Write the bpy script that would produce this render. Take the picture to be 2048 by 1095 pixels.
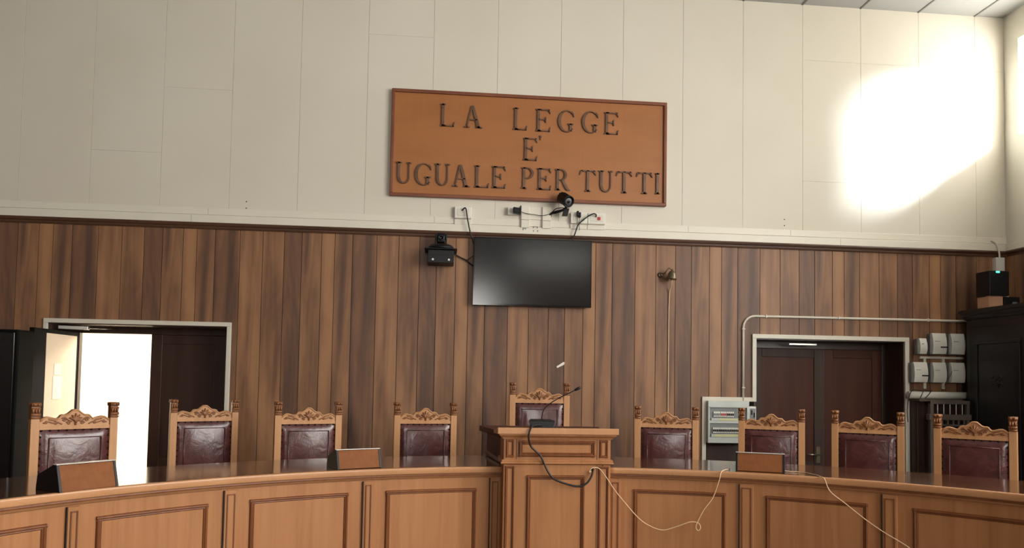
import bpy, math, random
from mathutils import Vector, Matrix
R=math.radians; PI=math.pi; sin=math.sin; cos=math.cos
for o in list(bpy.data.objects): bpy.data.objects.remove(o)
scn=bpy.context.scene; col=scn.collection
# ------------------------------------------------------------------ camera
W_,H_=2048,1095; FPX=1500.; PY=695.56; EYE=1.62
yaw,pit,rol=R(-5.43),R(2.558),R(.989)
r0=Vector((cos(yaw),sin(yaw),0)); f0=Vector((-sin(yaw),cos(yaw),0)); u0=Vector((0,0,1))
fw=f0*cos(pit)+u0*sin(pit); up=u0*cos(pit)-f0*sin(pit)
rt=r0*cos(rol)+up*sin(rol); up=up*cos(rol)-r0*sin(rol)
cam=bpy.data.cameras.new('camera'); cam.sensor_width=36; cam.lens=36*FPX/W_; cam.shift_y=(PY-H_/2)/W_; cam.clip_start=.02
co=bpy.data.objects.new('camera',cam); col.objects.link(co)
m=Matrix((rt,up,-fw)).transposed().to_4x4(); m.translation=(0,0,EYE); co.matrix_world=m
scn.camera=co
# ------------------------------------------------------------------ light and exposure
scn.view_settings.view_transform='Standard'; scn.view_settings.look='None'; scn.view_settings.gamma=1
scn.view_settings.use_curve_mapping=False; scn.view_settings.exposure=1.05
SKY=9.0
w=bpy.data.worlds.new('sky'); scn.world=w; w.use_nodes=True
bg=w.node_tree.nodes['Background']; bg.inputs[0].default_value=(1.0,.97,.92,1); bg.inputs[1].default_value=SKY
sd=bpy.data.lights.new('sun_standin_spot','SPOT'); sd.energy=20000; sd.spot_size=R(24); sd.spot_blend=.5; sd.shadow_soft_size=1.0; sd.color=(.84,.92,1)
so=bpy.data.objects.new('sun_standin_spot',sd); col.objects.link(so)     # added spotlight outside the corner window, standing in for low sun
so.location=Vector((5.6,6.0,4.66))-Vector((-1,1.0,-.42))*5.2; so.rotation_euler=Vector((-1,1.0,-.42)).to_track_quat('-Z','Y').to_euler()
def portal(name,loc,direc,sx,sy):
    l=bpy.data.lights.new(name,'AREA'); l.shape='RECTANGLE'; l.size=sx; l.size_y=sy
    l.cycles.is_portal=True
    o=bpy.data.objects.new(name,l); col.objects.link(o); o.location=loc
    o.rotation_euler=Vector(direc).to_track_quat('-Z','Y').to_euler(); return o
D=6.93; XR=5.592; XL=-4.6; YB=-5.5; ZC=5.375
RWIN=[(5.45,6.74,4.12,5.08),(1.2,3.0,2.0,5.1),(-1.2,.6,1.4,5.1),(-3.6,-1.8,1.4,5.1)]      # clerestory windows of the right wall
BWIN=[(-.6,1.3,1.9,4.0),(1.9,3.9,4.72,4.95)]                                   # windows of the rear wall; the narrow one is added for the television glow
for a,b,c,d in RWIN: portal('window_daylight',(XR+.1,(a+b)/2,(c+d)/2),(-1,0,0),b-a,d-c)
for a,b,c,d in BWIN: portal('window_daylight',((a+b)/2,YB-.1,(c+d)/2),(0,1,0),b-a,d-c)
l=bpy.data.lights.new('corridor_light','AREA'); l.shape='RECTANGLE'; l.size=1.6; l.size_y=1.2; l.energy=100; l.color=(1,.87,.70)
o=bpy.data.objects.new('corridor_light',l); col.objects.link(o); o.location=(-2.9,8.5,2.55)
# ------------------------------------------------------------------ materials
class NT:
    def __init__(s,name):
        s.m=bpy.data.materials.new(name); s.m.use_nodes=True; s.t=s.m.node_tree; s.b=s.t.nodes['Principled BSDF']
    def n(s,kind,**k):
        x=s.t.nodes.new(kind)
        for a,v in k.items():
            if a.startswith('_'): x.inputs[a[1:].replace('_',' ')].default_value=v
            else: setattr(x,a,v)
        return x
    def l(s,a,b): s.t.links.new(a,b)
    def math(s,op,a,b=None):
        x=s.n('ShaderNodeMath',operation=op)
        for i,v in enumerate((a,b)):
            if v is None: continue
            if isinstance(v,(int,float)): x.inputs[i].default_value=v
            else: s.l(v,x.inputs[i])
        return x.outputs[0]
    def ramp(s,fac,stops):
        x=s.n('ShaderNodeValToRGB'); e=x.color_ramp.elements
        while len(e)<len(stops): e.new(.5)
        for q,(p,c) in zip(e,stops): q.position=p; q.color=(*c,1)
        s.l(fac,x.inputs[0]); return x.outputs[0]
    def mix(s,fac,a,b,bl='MIX'):
        x=s.n('ShaderNodeMix',data_type='RGBA',blend_type=bl)
        for i,v in ((0,fac),(6,a),(7,b)):
            if isinstance(v,(int,float)): x.inputs[i].default_value=v
            elif isinstance(v,tuple): x.inputs[i].default_value=(*v,1)
            else: s.l(v,x.inputs[i])
        return x.outputs[2]
    def noise(s,vec,scale=1,detail=3,rough=.5,dist=0):
        x=s.n('ShaderNodeTexNoise'); x.inputs['Scale'].default_value=scale; x.inputs['Detail'].default_value=detail
        x.inputs['Roughness'].default_value=rough; x.inputs['Distortion'].default_value=dist
        s.l(vec,x.inputs['Vector']); return x.outputs[0]
    def mapv(s,vec,sc,loc=(0,0,0)):
        x=s.n('ShaderNodeMapping'); x.inputs['Scale'].default_value=sc; x.inputs['Location'].default_value=loc
        s.l(vec,x.inputs['Vector']); return x.outputs[0]
    def bump(s,h,st=.2,dist=.002):
        x=s.n('ShaderNodeBump'); x.inputs['Strength'].default_value=st; x.inputs['Distance'].default_value=dist
        s.l(h,x.inputs['Height']); s.l(x.outputs[0],s.b.inputs['Normal'])
    def base(s,c):
        if isinstance(c,tuple): s.b.inputs['Base Color'].default_value=(*c,1)
        else: s.l(c,s.b.inputs['Base Color'])
        return s
    def rough(s,r,spec=.5,metal=0,coat=0):
        s.b.inputs['Roughness'].default_value=r; s.b.inputs['Specular IOR Level'].default_value=spec; s.b.inputs['Metallic'].default_value=metal
        s.b.inputs['Coat Weight'].default_value=coat; s.b.inputs['Coat Roughness'].default_value=.12
        return s
def L(r,g,b):   # sRGB 0-255 -> linear
    f=lambda v:(v/255/12.92 if v/255<=.04045 else ((v/255+.055)/1.055)**2.4)
    return (f(r),f(g),f(b))
def plain(name,c,r=.5,spec=.5,metal=0,coat=0,var=.06,scale=6):
    k=NT(name); tc=k.n('ShaderNodeTexCoord').outputs['Object']
    nz=k.noise(tc,scale,4)
    a=tuple(x*(1-var) for x in c); b=tuple(min(1,x*(1+var)) for x in c)
    k.base(k.ramp(nz,[(.3,a),(.7,b)])).rough(r,spec,metal,coat); return k.m
def wood(name,ca,cb,sc=(14,14,.8),r=.35,spec=.5,coat=0,fine=60):
    k=NT(name); tc=k.n('ShaderNodeTexCoord').outputs['Object']
    n1=k.noise(k.mapv(tc,sc),1,5,.55,.6); n2=k.noise(k.mapv(tc,(fine,fine,fine*.03)),1,3)
    f=k.math('ADD',k.math('MULTIPLY',n1,.75),k.math('MULTIPLY',n2,.25))
    k.base(k.ramp(f,[(.32,ca),(.68,cb)])).rough(r,spec,0,coat); k.bump(n2,.05,.001); return k.m
M={}
M['oak']=wood('honey_wood',L(148,99,60),L(170,118,77),r=.42,spec=.3)
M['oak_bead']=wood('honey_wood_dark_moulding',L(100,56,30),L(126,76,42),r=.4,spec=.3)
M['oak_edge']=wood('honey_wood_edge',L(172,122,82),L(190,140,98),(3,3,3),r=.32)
M['top']=wood('varnished_desk_top',L(70,42,26),L(96,60,38),(2.5,2.5,9),r=.1,coat=.5)
M['chairwood']=wood('chair_wood',L(176,128,84),L(200,150,106),(20,20,2),r=.42,spec=.35)
M['carved']=wood('shaded_carving_wood',L(120,74,42),L(150,98,60),(20,20,8),r=.35)  # darker than the chair wood, with recess shade put into the colour
M['darkwood']=wood('dark_wood',L(46,30,24),L(66,44,36),(10,10,.7),r=.35)
M['doorwood']=wood('door_wood',L(70,40,30),L(86,50,38),(10,10,.6),r=.5,spec=.2)
M['stile']=wood('door_stile_wood',L(62,48,42),L(78,62,54),(10,10,.6),r=.5,spec=.2)
M['cornice']=wood('cornice_wood',L(70,46,32),L(92,62,44),(1.2,20,20),r=.45)
M['signboard']=wood('sign_board_wood',L(158,99,50),L(168,108,57),(1.5,8,6),r=.5)
M['signframe']=wood('sign_frame_wood',L(112,62,38),L(134,78,50),(3,3,3),r=.4)
M['letter']=wood('sign_letter_wood',L(92,64,46),L(118,86,64),(10,10,10),r=.4)
M['consolewood']=wood('console_wood',L(112,66,36),L(138,86,50),(3,3,14),r=.6,spec=.15)
M['greywood']=wood('grey_brown_wood',L(80,70,62),L(104,92,82),(12,12,2),r=.55)
M['blackwood']=wood('blackened_wood',L(26,25,25),L(40,38,38),(10,10,1.5),r=.32)
M['white']=plain('white_plastic',L(222,220,210),.35)
M['trim']=plain('white_painted_trim',L(214,208,192),.4,var=.03)
M['duct']=plain('white_cable_duct',L(224,218,202),.4,var=.02)
M['black']=plain('black_plastic',L(14,15,17),.42,spec=.3)
M['blackmatte']=plain('black_matte_lacquer',L(9,9,9),.7,spec=.12)
M['blackgloss']=plain('black_gloss',L(12,13,14),.12)
M['cable']=plain('black_rubber_cable',L(16,15,18),.45)
M['beigecable']=plain('beige_cable',L(214,184,146),.5)
M['metal']=plain('brushed_metal',L(170,168,160),.3,metal=.9)
M['chrome']=plain('bright_metal_strip',L(225,222,215),.25,metal=.4)
M['brass']=plain('aged_brass',L(120,108,86),.35,metal=.8)
M['greyplastic']=plain('grey_plastic',L(196,202,196),.35)
M['grey']=plain('mid_grey_plastic',L(120,124,124),.4)
M['red']=plain('red_plastic',L(190,40,50),.35)
M['yellow']=plain('pale_yellow_label',L(214,212,150),.6)
M['cream']=plain('cream_paint',L(232,212,188),.5,var=.03)
M['paper']=plain('white_paper',L(238,232,222),.7)
M['card']=plain('cardboard',L(196,150,118),.8)
M['ceil']=plain('ceiling_tile_white',L(168,168,164),.8,var=.03,scale=2)
M['ceilbar']=plain('ceiling_grid_bar',L(120,120,118),.6)
M['floor']=plain('stone_floor',L(96,88,80),.35,var=.15,scale=3)
M['plaster']=plain('plaster_white',L(226,222,212),.8,var=.03,scale=1.5)
M['groove']=plain('dark_groove',L(40,22,14),.7)
M['nail']=plain('dark_upholstery_nail',L(26,12,11),.35,metal=.4)
k=NT('led_green'); k.base((0,.3,.15)); k.b.inputs['Emission Color'].default_value=(.05,1,.5,1); k.b.inputs['Emission Strength'].default_value=3; M['led']=k.m
# leather
k=NT('oxblood_leather'); tc=k.n('ShaderNodeTexCoord').outputs['Object']
n1=k.noise(tc,9,5,.6,.8); n2=k.noise(tc,22,3,.6)
k.base(k.ramp(n1,[(.3,L(66,34,34)),(.7,L(96,52,50))])).rough(.27,.6,0,.15); k.bump(n1,.3,.015); M['leather']=k.m
# white upper wall panels
k=NT('white_wall_board'); tc=k.n('ShaderNodeTexCoord').outputs['Object']
n1=k.noise(k.mapv(tc,(1,1,1)),.7,4); n2=k.noise(k.mapv(tc,(40,40,3)),1,3)
k.base(k.ramp(n1,[(.3,L(214,207,190)),(.7,L(222,216,201))])).rough(.55,.3); k.bump(n2,.12,.002); M['wallwhite']=k.m
# screen
k=NT('tv_screen'); k.base(L(10,11,12)).rough(.15,.6); M['screen']=k.m
# wood plank veneer: uv = (board seed*3 + local x, z)
k=NT('plank_veneer'); uv=k.n('ShaderNodeUVMap').outputs[0]
sep=k.n('ShaderNodeSeparateXYZ'); k.l(uv,sep.inputs[0]); u,v=sep.outputs[0],sep.outputs[1]
seed=k.math('FLOOR',k.math('DIVIDE',u,3.0))
wn=k.n('ShaderNodeTexWhiteNoise',noise_dimensions='1D'); k.l(seed,wn.inputs['W']); rnd=wn.outputs['Value']
big=k.noise(k.mapv(uv,(6.5,.5,1)),1,2.5,.5,.9)
fine=k.noise(k.mapv(uv,(110,2.2,1)),1,4,.6)
mid=k.noise(k.mapv(uv,(26,.9,1),(3,7,0)),1,3,.55,.4)
blot=k.noise(k.mapv(uv,(3.2,1.3,1),(9,4,0)),1,3,.55,.8)
f=k.math('ADD',k.math('ADD',k.math('MULTIPLY',big,.95),k.math('ADD',k.math('MULTIPLY',mid,.20),k.math('MULTIPLY',blot,.45))),k.math('ADD',k.math('MULTIPLY',fine,.12),k.math('MULTIPLY',rnd,.34)))
c=k.ramp(k.math('MULTIPLY',k.math('SUBTRACT',f,.62),1.3),[(.10,L(76,56,48)),(.30,L(100,74,60)),(.48,L(122,89,67)),(.64,L(142,104,76)),(.86,L(162,120,86))])
k.base(c).rough(.42,.28); k.bump(fine,.05,.001); M['plank']=k.m
# glass pane
k=NT('window_glass'); t=k.t; out=t.nodes['Material Output']; tr=k.n('ShaderNodeBsdfTransparent'); gl=k.n('ShaderNodeBsdfGlossy'); gl.inputs['Roughness'].default_value=.02
mx=k.n('ShaderNodeMixShader'); mx.inputs[0].default_value=.06; k.l(tr.outputs[0],mx.inputs[1]); k.l(gl.outputs[0],mx.inputs[2]); k.l(mx.outputs[0],out.inputs[0]); M['glass']=k.m
# ------------------------------------------------------------------ mesh helpers
class MB:
    def __init__(s): s.v=[]; s.f=[]; s.mi=[]; s.uv=[]; s.cur=0; s.sm=[]; s.smooth=False
    def add(s,vs,fs,uvs=None):
        b=len(s.v); s.v+= [tuple(x) for x in vs]
        for i,f in enumerate(fs):
            s.f.append([b+j for j in f]); s.mi.append(s.cur); s.sm.append(s.smooth)
            s.uv.append(uvs[i] if uvs else None)
        return s
    def box(s,x0,x1,y0,y1,z0,z1,T=None):
        vs=[(x,y,z) for z in (z0,z1) for y in (y0,y1) for x in (x0,x1)]
        if T: vs=[T(*q) for q in vs]
        return s.add(vs,[(0,2,3,1),(4,5,7,6),(0,1,5,4),(2,6,7,3),(0,4,6,2),(1,3,7,5)])
    def prism(s,poly,T0,T1):
        n=len(poly); vs=[T0(*q) for q in poly]+[T1(*q) for q in poly]
        return s.add(vs,[tuple(range(n)),tuple(range(2*n-1,n-1,-1))]+[(i+n,(i+1)%n+n,(i+1)%n,i) for i in range(n)])
    def sweep(s,prof,frames,closed=True,caps=True):
        """prof: 2d pts, frames: list of functions (a,b)->xyz"""
        n=len(prof); vs=[F(*q) for F in frames for q in prof]; fs=[]
        for i in range(len(frames)-1):
            for j in range(n if closed else n-1):
                a=i*n+j; b=i*n+(j+1)%n; fs.append((a,b,b+n,a+n))
        if caps and closed: fs+= [tuple(range(n-1,-1,-1)),tuple((len(frames)-1)*n+j for j in range(n))]
        return s.add(vs,fs)
    def tube(s,pts,r,n=8,taper=None,closed=False):
        pts=[Vector(p) for p in pts]; fr=[]; ref=Vector((0,0,1)); prev=None
        N=len(pts)
        for i,p in enumerate(pts):
            if closed: t=pts[(i+1)%N]-pts[i-1]
            else: t=(pts[min(i+1,N-1)]-pts[max(i-1,0)])
            t=t.normalized() if t.length>1e-9 else Vector((0,0,1))
            if prev is None: a=t.orthogonal().normalized()
            else: a=(prev-t*prev.dot(t)).normalized()
            prev=a; b=t.cross(a); rr=r if taper is None else r*taper(i/(N-1))
            fr.append([(p+a*cos(q)*rr+b*sin(q)*rr) for q in (2*PI*j/n for j in range(n))])
        vs=[x for f in fr for x in f]; fs=[]
        for i in range(N if closed else N-1):
            k2=(i+1)%N
            for j in range(n): fs.append((i*n+j,i*n+(j+1)%n,k2*n+(j+1)%n,k2*n+j))
        if not closed: fs+= [tuple(range(n-1,-1,-1)),tuple((N-1)*n+j for j in range(n))]
        o=s.smooth; s.smooth=True; s.add(vs,fs); s.smooth=o; return s
    def lathe(s,prof,c=(0,0,0),axis=None,n=20):
        """prof: list (radius,height) along axis"""
        A=Vector(axis).normalized() if axis else Vector((0,0,1)); a=A.orthogonal().normalized(); b=A.cross(a); c=Vector(c)
        vs=[c+A*h+(a*cos(q)+b*sin(q))*r for r,h in prof for q in (2*PI*j/n for j in range(n))]; fs=[]
        for i in range(len(prof)-1):
            for j in range(n): fs.append((i*n+j,i*n+(j+1)%n,(i+1)*n+(j+1)%n,(i+1)*n+j))
        fs+= [tuple(range(n-1,-1,-1)),tuple((len(prof)-1)*n+j for j in range(n))]
        o=s.smooth; s.smooth=True; s.add(vs,fs); s.smooth=o; return s
    def build(s,name,mats,parent=None,bevel=0,seg=2):
        me=bpy.data.meshes.new(name); me.from_pydata(s.v,[],s.f)
        for mm in (mats if isinstance(mats,(list,tuple)) else [mats]): me.materials.append(M[mm])
        for p,mi,sm in zip(me.polygons,s.mi,s.sm): p.material_index=mi; p.use_smooth=sm
        if any(u is not None for u in s.uv):
            ul=me.uv_layers.new(name='UVMap')
            for p,u in zip(me.polygons,s.uv):
                if u:
                    for li,q in zip(p.loop_indices,u): ul.data[li].uv=q
        me.validate(); me.update()
        import bmesh
        bm=bmesh.new(); bm.from_mesh(me); bmesh.ops.recalc_face_normals(bm,faces=bm.faces); bm.to_mesh(me); bm.free()
        o=bpy.data.objects.new(name,me); col.objects.link(o)
        if parent: o.parent=parent
        if bevel:
            b=o.modifiers.new('bevel','BEVEL'); b.width=bevel; b.segments=seg; b.limit_method='ANGLE'; b.angle_limit=R(40)
        return o
def tag(o,label=None,cat=None,group=None,kind=None):
    if label: o['label']=label
    if cat: o['category']=cat
    if group: o['group']=group
    if kind: o['kind']=kind
    return o
def empty(name,loc=(0,0,0),rz=0,**k):
    o=bpy.data.objects.new(name,None); col.objects.link(o); o.location=loc; o.rotation_euler=(0,0,rz); o.empty_display_size=.1
    return tag(o,**k)
def struct(o): o['kind']='structure'; return o
def children(o): return [c for c in bpy.data.objects if c.parent==o]
def copy_tree(o,parent=None):
    kids=children(o); c=o.copy(); col.objects.link(c); c.parent=parent
    for ch in kids: copy_tree(ch,c)
    return c
def smoothpath(pts,k=6):
    P=[Vector(p) for p in pts]; out=[]
    for i in range(len(P)-1):
        a=P[max(i-1,0)];b=P[i];c=P[i+1];d=P[min(i+2,len(P)-1)]
        for j in range(k):
            t=j/k; out.append(.5*((2*b)+(c-a)*t+(2*a-5*b+4*c-d)*t*t+(3*b-a-3*c+d)*t**3))
    out.append(P[-1]); return out
# ------------------------------------------------------------------ room shell
TH=.16
def wall_with_holes(name,axis,pos,thick,a0,a1,z0,z1,holes,mat):
    """axis 'x': wall plane at x=pos, a along y; axis 'y': plane y=pos, a along x"""
    b=MB(); xs=sorted({a0,a1,*[h[0] for h in holes],*[h[1] for h in holes]}); zs=sorted({z0,z1,*[h[2] for h in holes],*[h[3] for h in holes]})
    for i in range(len(xs)-1):
        run=None
        for j in range(len(zs)-1):
            cx,cz=(xs[i]+xs[i+1])/2,(zs[j]+zs[j+1])/2
            if any(h[0]<cx<h[1] and h[2]<cz<h[3] for h in holes): continue
            p0,p1=sorted((pos,pos+thick))
            if axis=='y': b.box(xs[i],xs[i+1],p0,p1,zs[j],zs[j+1])
            else: b.box(p0,p1,xs[i],xs[i+1],zs[j],zs[j+1])
    return struct(b.build(name,mat))
d1=(-3.434,-1.909,0,2.068); d2=(3.006,4.508,0,2.075); nic=(2.513,3.006,0,1.469)
BT=.012   # panelling thickness; its face is the plane y=D
wb=wall_with_holes('wall_back','y',D+BT,.36,XL-.2,XR+.2,0,ZC,[d1,d2,nic],'plaster')
# niche back, deep reveals
b=MB(); b.box(nic[0]-.02,nic[1]+.0,D+.10,D+.13,0,1.5); b.build('niche_lining','darkwood',wb)
rv=MB()
for (x0,x1,z0,z1) in (d1,d2):
    rv.box(x0-.003,x0+.008,D,D+.37,0,z1); rv.box(x1-.008,x1+.003,D,D+.37,0,z1); rv.box(x0,x1,D,D+.37,z1-.008,z1+.004)
rv.build('door_reveal','darkwood',wb)
# planks
FR=[.159,.219,.2,.189,.157,.176,.119]
XB=[]   # (x0,x1,board index)
bounds=[-4.646,-3.427,-2.2,-.982,.24,1.439,2.665,3.897]
for a,c in zip(bounds[:-1],bounds[1:]):
    s=(c-a)/sum(FR); x=a
    for i,fv in enumerate(FR): XB.append((x,x+fv*s,i)); x+=fv*s
x=3.897
for i in (0,2,3,4,5,6,0,1,2,3):
    if x>=XR: break
    XB.append((x,min(XR,x+FR[i]),i)); x+=FR[i]
pb=MB(); ZP=3.0
for x0,x1,i in XB:
    segs=[(x0,x1)]
    cuts=sorted({x0,x1,*[q for h in (d1,d2,nic) for q in h[:2] if x0<q<x1]})
    for a,c in zip(cuts[:-1],cuts[1:]):
        z0=0
        for h in (d1,d2,nic):
            if h[0]<=(a+c)/2<=h[1]: z0=h[3]
        ga=.0025 if abs(a-x0)<1e-6 else 0; gc=.0025 if abs(c-x1)<1e-6 else 0
        vs=[(X,Y,Z) for Z in (z0,ZP) for Y in (D,D+BT+.001) for X in (a+ga,c-gc)]
        uvf=lambda q:(i*3+.4+vs[q][0]-x0,vs[q][2])
        fs=[(0,2,3,1),(4,5,7,6),(0,1,5,4),(2,6,7,3),(0,4,6,2),(1,3,7,5)]
        pb.add(vs,fs,[[uvf(q) for q in f] for f in fs])
pb.build('wood_panelling','plank',wb)
b=MB(); b.box(XL,XR,D+BT-.002,D+BT+.0005,2.2,ZP)
for a,c in ((XL,d1[0]),(d1[1],nic[0]),(d2[1],XR)): b.box(a,c,D+BT-.002,D+BT+.0005,0,2.2)
b.box(d1[0],d1[1],D+BT-.002,D+BT+.0005,d1[3],2.2); b.box(nic[0],d2[0],D+BT-.002,D+BT+.0005,nic[3],2.2); b.box(d2[0],d2[1],D+BT-.002,D+BT+.0005,d2[3],2.2)
b.build('panelling_backing','groove',wb)
# white upper boards with fine seams
seams=[-4.9,-4.34,-3.74,-3.14,-2.535,-1.934,-1.332,-.727,-.125,.476,1.078,1.68,2.27,2.87,3.474,4.073,4.68,5.28,XR]
rnd=random.Random(4)
b=MB()
for a,c in zip(seams[:-1],seams[1:]):
    a=max(a,XL); zs=[3.0]
    if c>4.0 and c<5.0: zs+=[3.62,4.82]
    elif rnd.random()<.45: zs+=[rnd.choice([3.62,4.22,4.82])]
    zs.append(ZC)
    for z0,z1 in zip(zs[:-1],zs[1:]): b.box(a+.0009,c-.0009,D-.002,D+BT+.001,z0+(.001 if z0>3 else 0),z1)
b.build('white_wall_boards','wallwhite',wb,.001,1)
holes=RWIN
wr=wall_with_holes('wall_right','x',XR,.2,YB-.2,D+.4,0,ZC,holes,'wallwhite')
wrl=MB(); yy=D
while yy>3.4:
    w2=rnd.choice(FR); y0=max(3.2,yy-w2); i=rnd.randrange(7)
    vs=[(X,Y,Z) for Z in (0,3.06) for Y in (y0+.002,yy-.002) for X in (XR-.012,XR+.002)]
    fs=[(0,2,3,1),(4,5,7,6),(0,1,5,4),(2,6,7,3),(0,4,6,2),(1,3,7,5)]
    wrl.add(vs,fs,[[(i*3+.4+vs[q][1]-y0,vs[q][2]) for q in f] for f in fs]); yy=y0
wrl.build('wood_panelling','plank',wr)
b=MB(); b.box(XR-.006,XR+.001,3.2,D,0,3.02); b.build('panelling_backing','groove',wr)
wl=struct(MB().box(XL-.2,XL,YB-.2,D+.4,0,ZC).build('wall_left','darkwood'))
MB().box(XL,XL+.012,YB,D,0,3.0).build('wood_panelling','cornice',wl)
wf=wall_with_holes('wall_front','y',YB,-.2,XL-.2,XR+.2,0,ZC,BWIN,'cornice')
struct(MB().box(XL-.2,XR+.2,YB-.2,D+3.2,-.12,0).build('floor','floor'))
cl=struct(MB().box(XL-.2,XR+.2,YB-.2,D+.4,ZC,ZC+.15).build('ceiling','ceil'))
b=MB(); x=seams[-2]
xs=[s for s in seams if s>XL and s<XR]
for x in xs: b.box(x-.008,x+.008,YB,D,ZC-.006,ZC+.001)
y=D-.6
while y>YB: b.box(XL,XR,y-.008,y+.008,ZC-.0065,ZC+.001); y-=.6
b.build('ceiling_grid','ceilbar',cl)
# windows
n=0
def window(axis,p,a0,a1,z0,z1):
    global n; n+=1
    fr=MB(); t=.05
    def bx(a,c,e,g,d=.04):
        if axis=='x': fr.box(p-d/2,p+d/2,a,c,e,g)
        else: fr.box(a,c,p-d/2,p+d/2,e,g)
    bx(a0,a1,z0,z0+t); bx(a0,a1,z1-t,z1); bx(a0,a0+t,z0+t,z1-t); bx(a1-t,a1,z0+t,z1-t); mid=(a0+a1)/2; bx(mid-.025,mid+.025,z0+t,z1-t)
    f=struct(fr.build('window_%d'%n,'trim'))
    g=MB()
    if axis=='x': g.box(p-.003,p+.003,a0+t,a1-t,z0+t,z1-t)
    else: g.box(a0+t,a1-t,p-.003,p+.003,z0+t,z1-t)
    g.build('window_pane','glass',f)
for q in RWIN: window('x',XR+.13,*q)
for a,c,e,g in BWIN: window('y',YB-.13,a,c,e,g)
# trims along the back wall
def hbar(name,mat,x0,x1,y0,y1,z0,z1,bev=.002): return struct(MB().box(x0,x1,y0,y1,z0,z1).build(name,mat,None,bev))
hbar('trim_1','duct',XL,XR,D-.022,D+.001,2.998,3.067,.004)          # lower white cable duct
b=MB(); px=[XL,-2.9,-1.5,.06]
hbar('trim_2','duct',XL,XR-.0,D-.010,D+.001,3.0735,3.134,.002)
b=MB()                                                             # brown cornice, moulded
prof=[(0,2.998),(-.030,2.998),(-.034,2.985),(-.028,2.972),(-.016,2.966),(-.014,2.956),(-.018,2.950),(-.014,2.942),(0,2.942)]
b.sweep(prof,[lambda a,c,X=X:(X,D+a,c) for X in (XL,XR)]); struct(b.build('trim_3','cornice'))
hbar('trim_4','duct',XR-.022,XR+.001,3.2,D-.022,2.998,3.067,.004)
b=MB(); b.sweep([(q[0],q[1]) for q in prof],[lambda a,c,Y=Y:(XR+a,Y,c) for Y in (3.2,D-.03)]); struct(b.build('trim_5','cornice'))
# duct joints and screw holes
def kid(o,parent): o.parent=parent; return o
t1=bpy.data.objects['trim_1']; t2=bpy.data.objects['trim_2']
for X in (-2.25,3.85): MB().box(X-.0012,X+.0012,D-.0226,D-.02,3.0,3.065).build('duct_joint','grey',t1)
for X in (-2.11,-.085,2.33,3.35): MB().box(X-.0012,X+.0012,D-.0106,D-.009,3.076,3.132).build('duct_joint','grey',t2)
for X,Z in ((-1.78,3.205),(-1.78,3.145),(3.29,3.235),(3.29,3.175)): MB().lathe([(.006,0),(.006,.002)],(X,D-.001,Z),(0,-1,0),8).build('screw_hole','groove',wb)
# door surrounds (white)
b=MB(); y0,y1=D-.022,D+.004
b.box(-3.468,-1.872,y0,y1,2.068,2.106); b.box(-3.468,-3.434,y0,y1,0,2.068); b.box(-1.909,-1.872,y0,y1,0,2.068)
struct(b.build('trim_6','trim',None,.003))
b=MB(); b.box(2.966,4.552,y0,y1,2.075,2.116); b.box(4.508,4.552,y0,y1,0,2.075); b.box(2.966,3.006,y0,y1,1.469,2.075)
b.box(2.474,2.966,y0,y1,1.469,1.509); b.box(2.474,2.513,y0,y1,0,1.469)
struct(b.build('trim_7','trim',None,.003))
struct(MB().box(2.994,3.010,D+.0,D+.12,0,1.469).build('trim_8','greywood'))
# inner door frames
def inner(nm,x0,x1,xa,xb,z1):
    b=MB(); Y0,Y1=D+.30,D+.36
    b.box(x0,xa,Y0,Y1,0,z1); b.box(xb,x1,Y0,Y1,0,z1); b.box(xa,xb,Y0,Y1,2.0,z1)
    return struct(b.build(nm,'darkwood',None,.003))
inner('trim_9',d1[0],d1[1],-3.305,-2.0,2.068); inner('trim_10',d2[0],d2[1],3.10,4.47,2.075)
YL=D+.31
def leaf(name,x0,x1,mats,T=None,stile=.10,top=.085,pan='doorwood',st='stile',zt=2.0):
    """panelled leaf, local x across, y thickness"""
    T=T or (lambda a,c,e:(a,c,e)); t=.04
    b=MB(); b.box(x0,x0+stile,0,t,.01,zt,T); b.box(x1-stile,x1,0,t,.01,zt,T)
    b.box(x0+stile,x1-stile,0,t,zt-top,zt,T); b.box(x0+stile,x1-stile,0,t,.75,.87,T); b.box(x0+stile,x1-stile,0,t,.01,.16,T)
    f=struct(b.build(name,st,None,.004))
    for z0,z1 in ((.87,zt-top),(.16,.75)):
        MB().box(x0+stile,x1-stile,.012,t-.012,z0,z1,T).build('door_panel',pan,f)
    return f
Tb=lambda a,c,e:(a,YL+c,e)
l1=leaf('door_1',-2.675,-2.005,None,Tb,pan='darkwood',st='darkwood')
l2=leaf('door_2',3.105,3.853,None,Tb); l3=leaf('door_3',3.857,4.468,None,Tb,st='doorwood')
b=MB(); b.tube([(3.79,YL,.945),(3.79,YL-.05,.945)],.009); b.tube([(3.79,YL-.05,.945),(3.70,YL-.055,.945),(3.66,YL-.05,.95)],.009,taper=lambda t:1-.3*t)
b.build('door_handle','metal',l2); MB().box(3.77,3.81,YL-.006,YL,.86,1.02).build('lock_plate','brass',l2)
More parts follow.
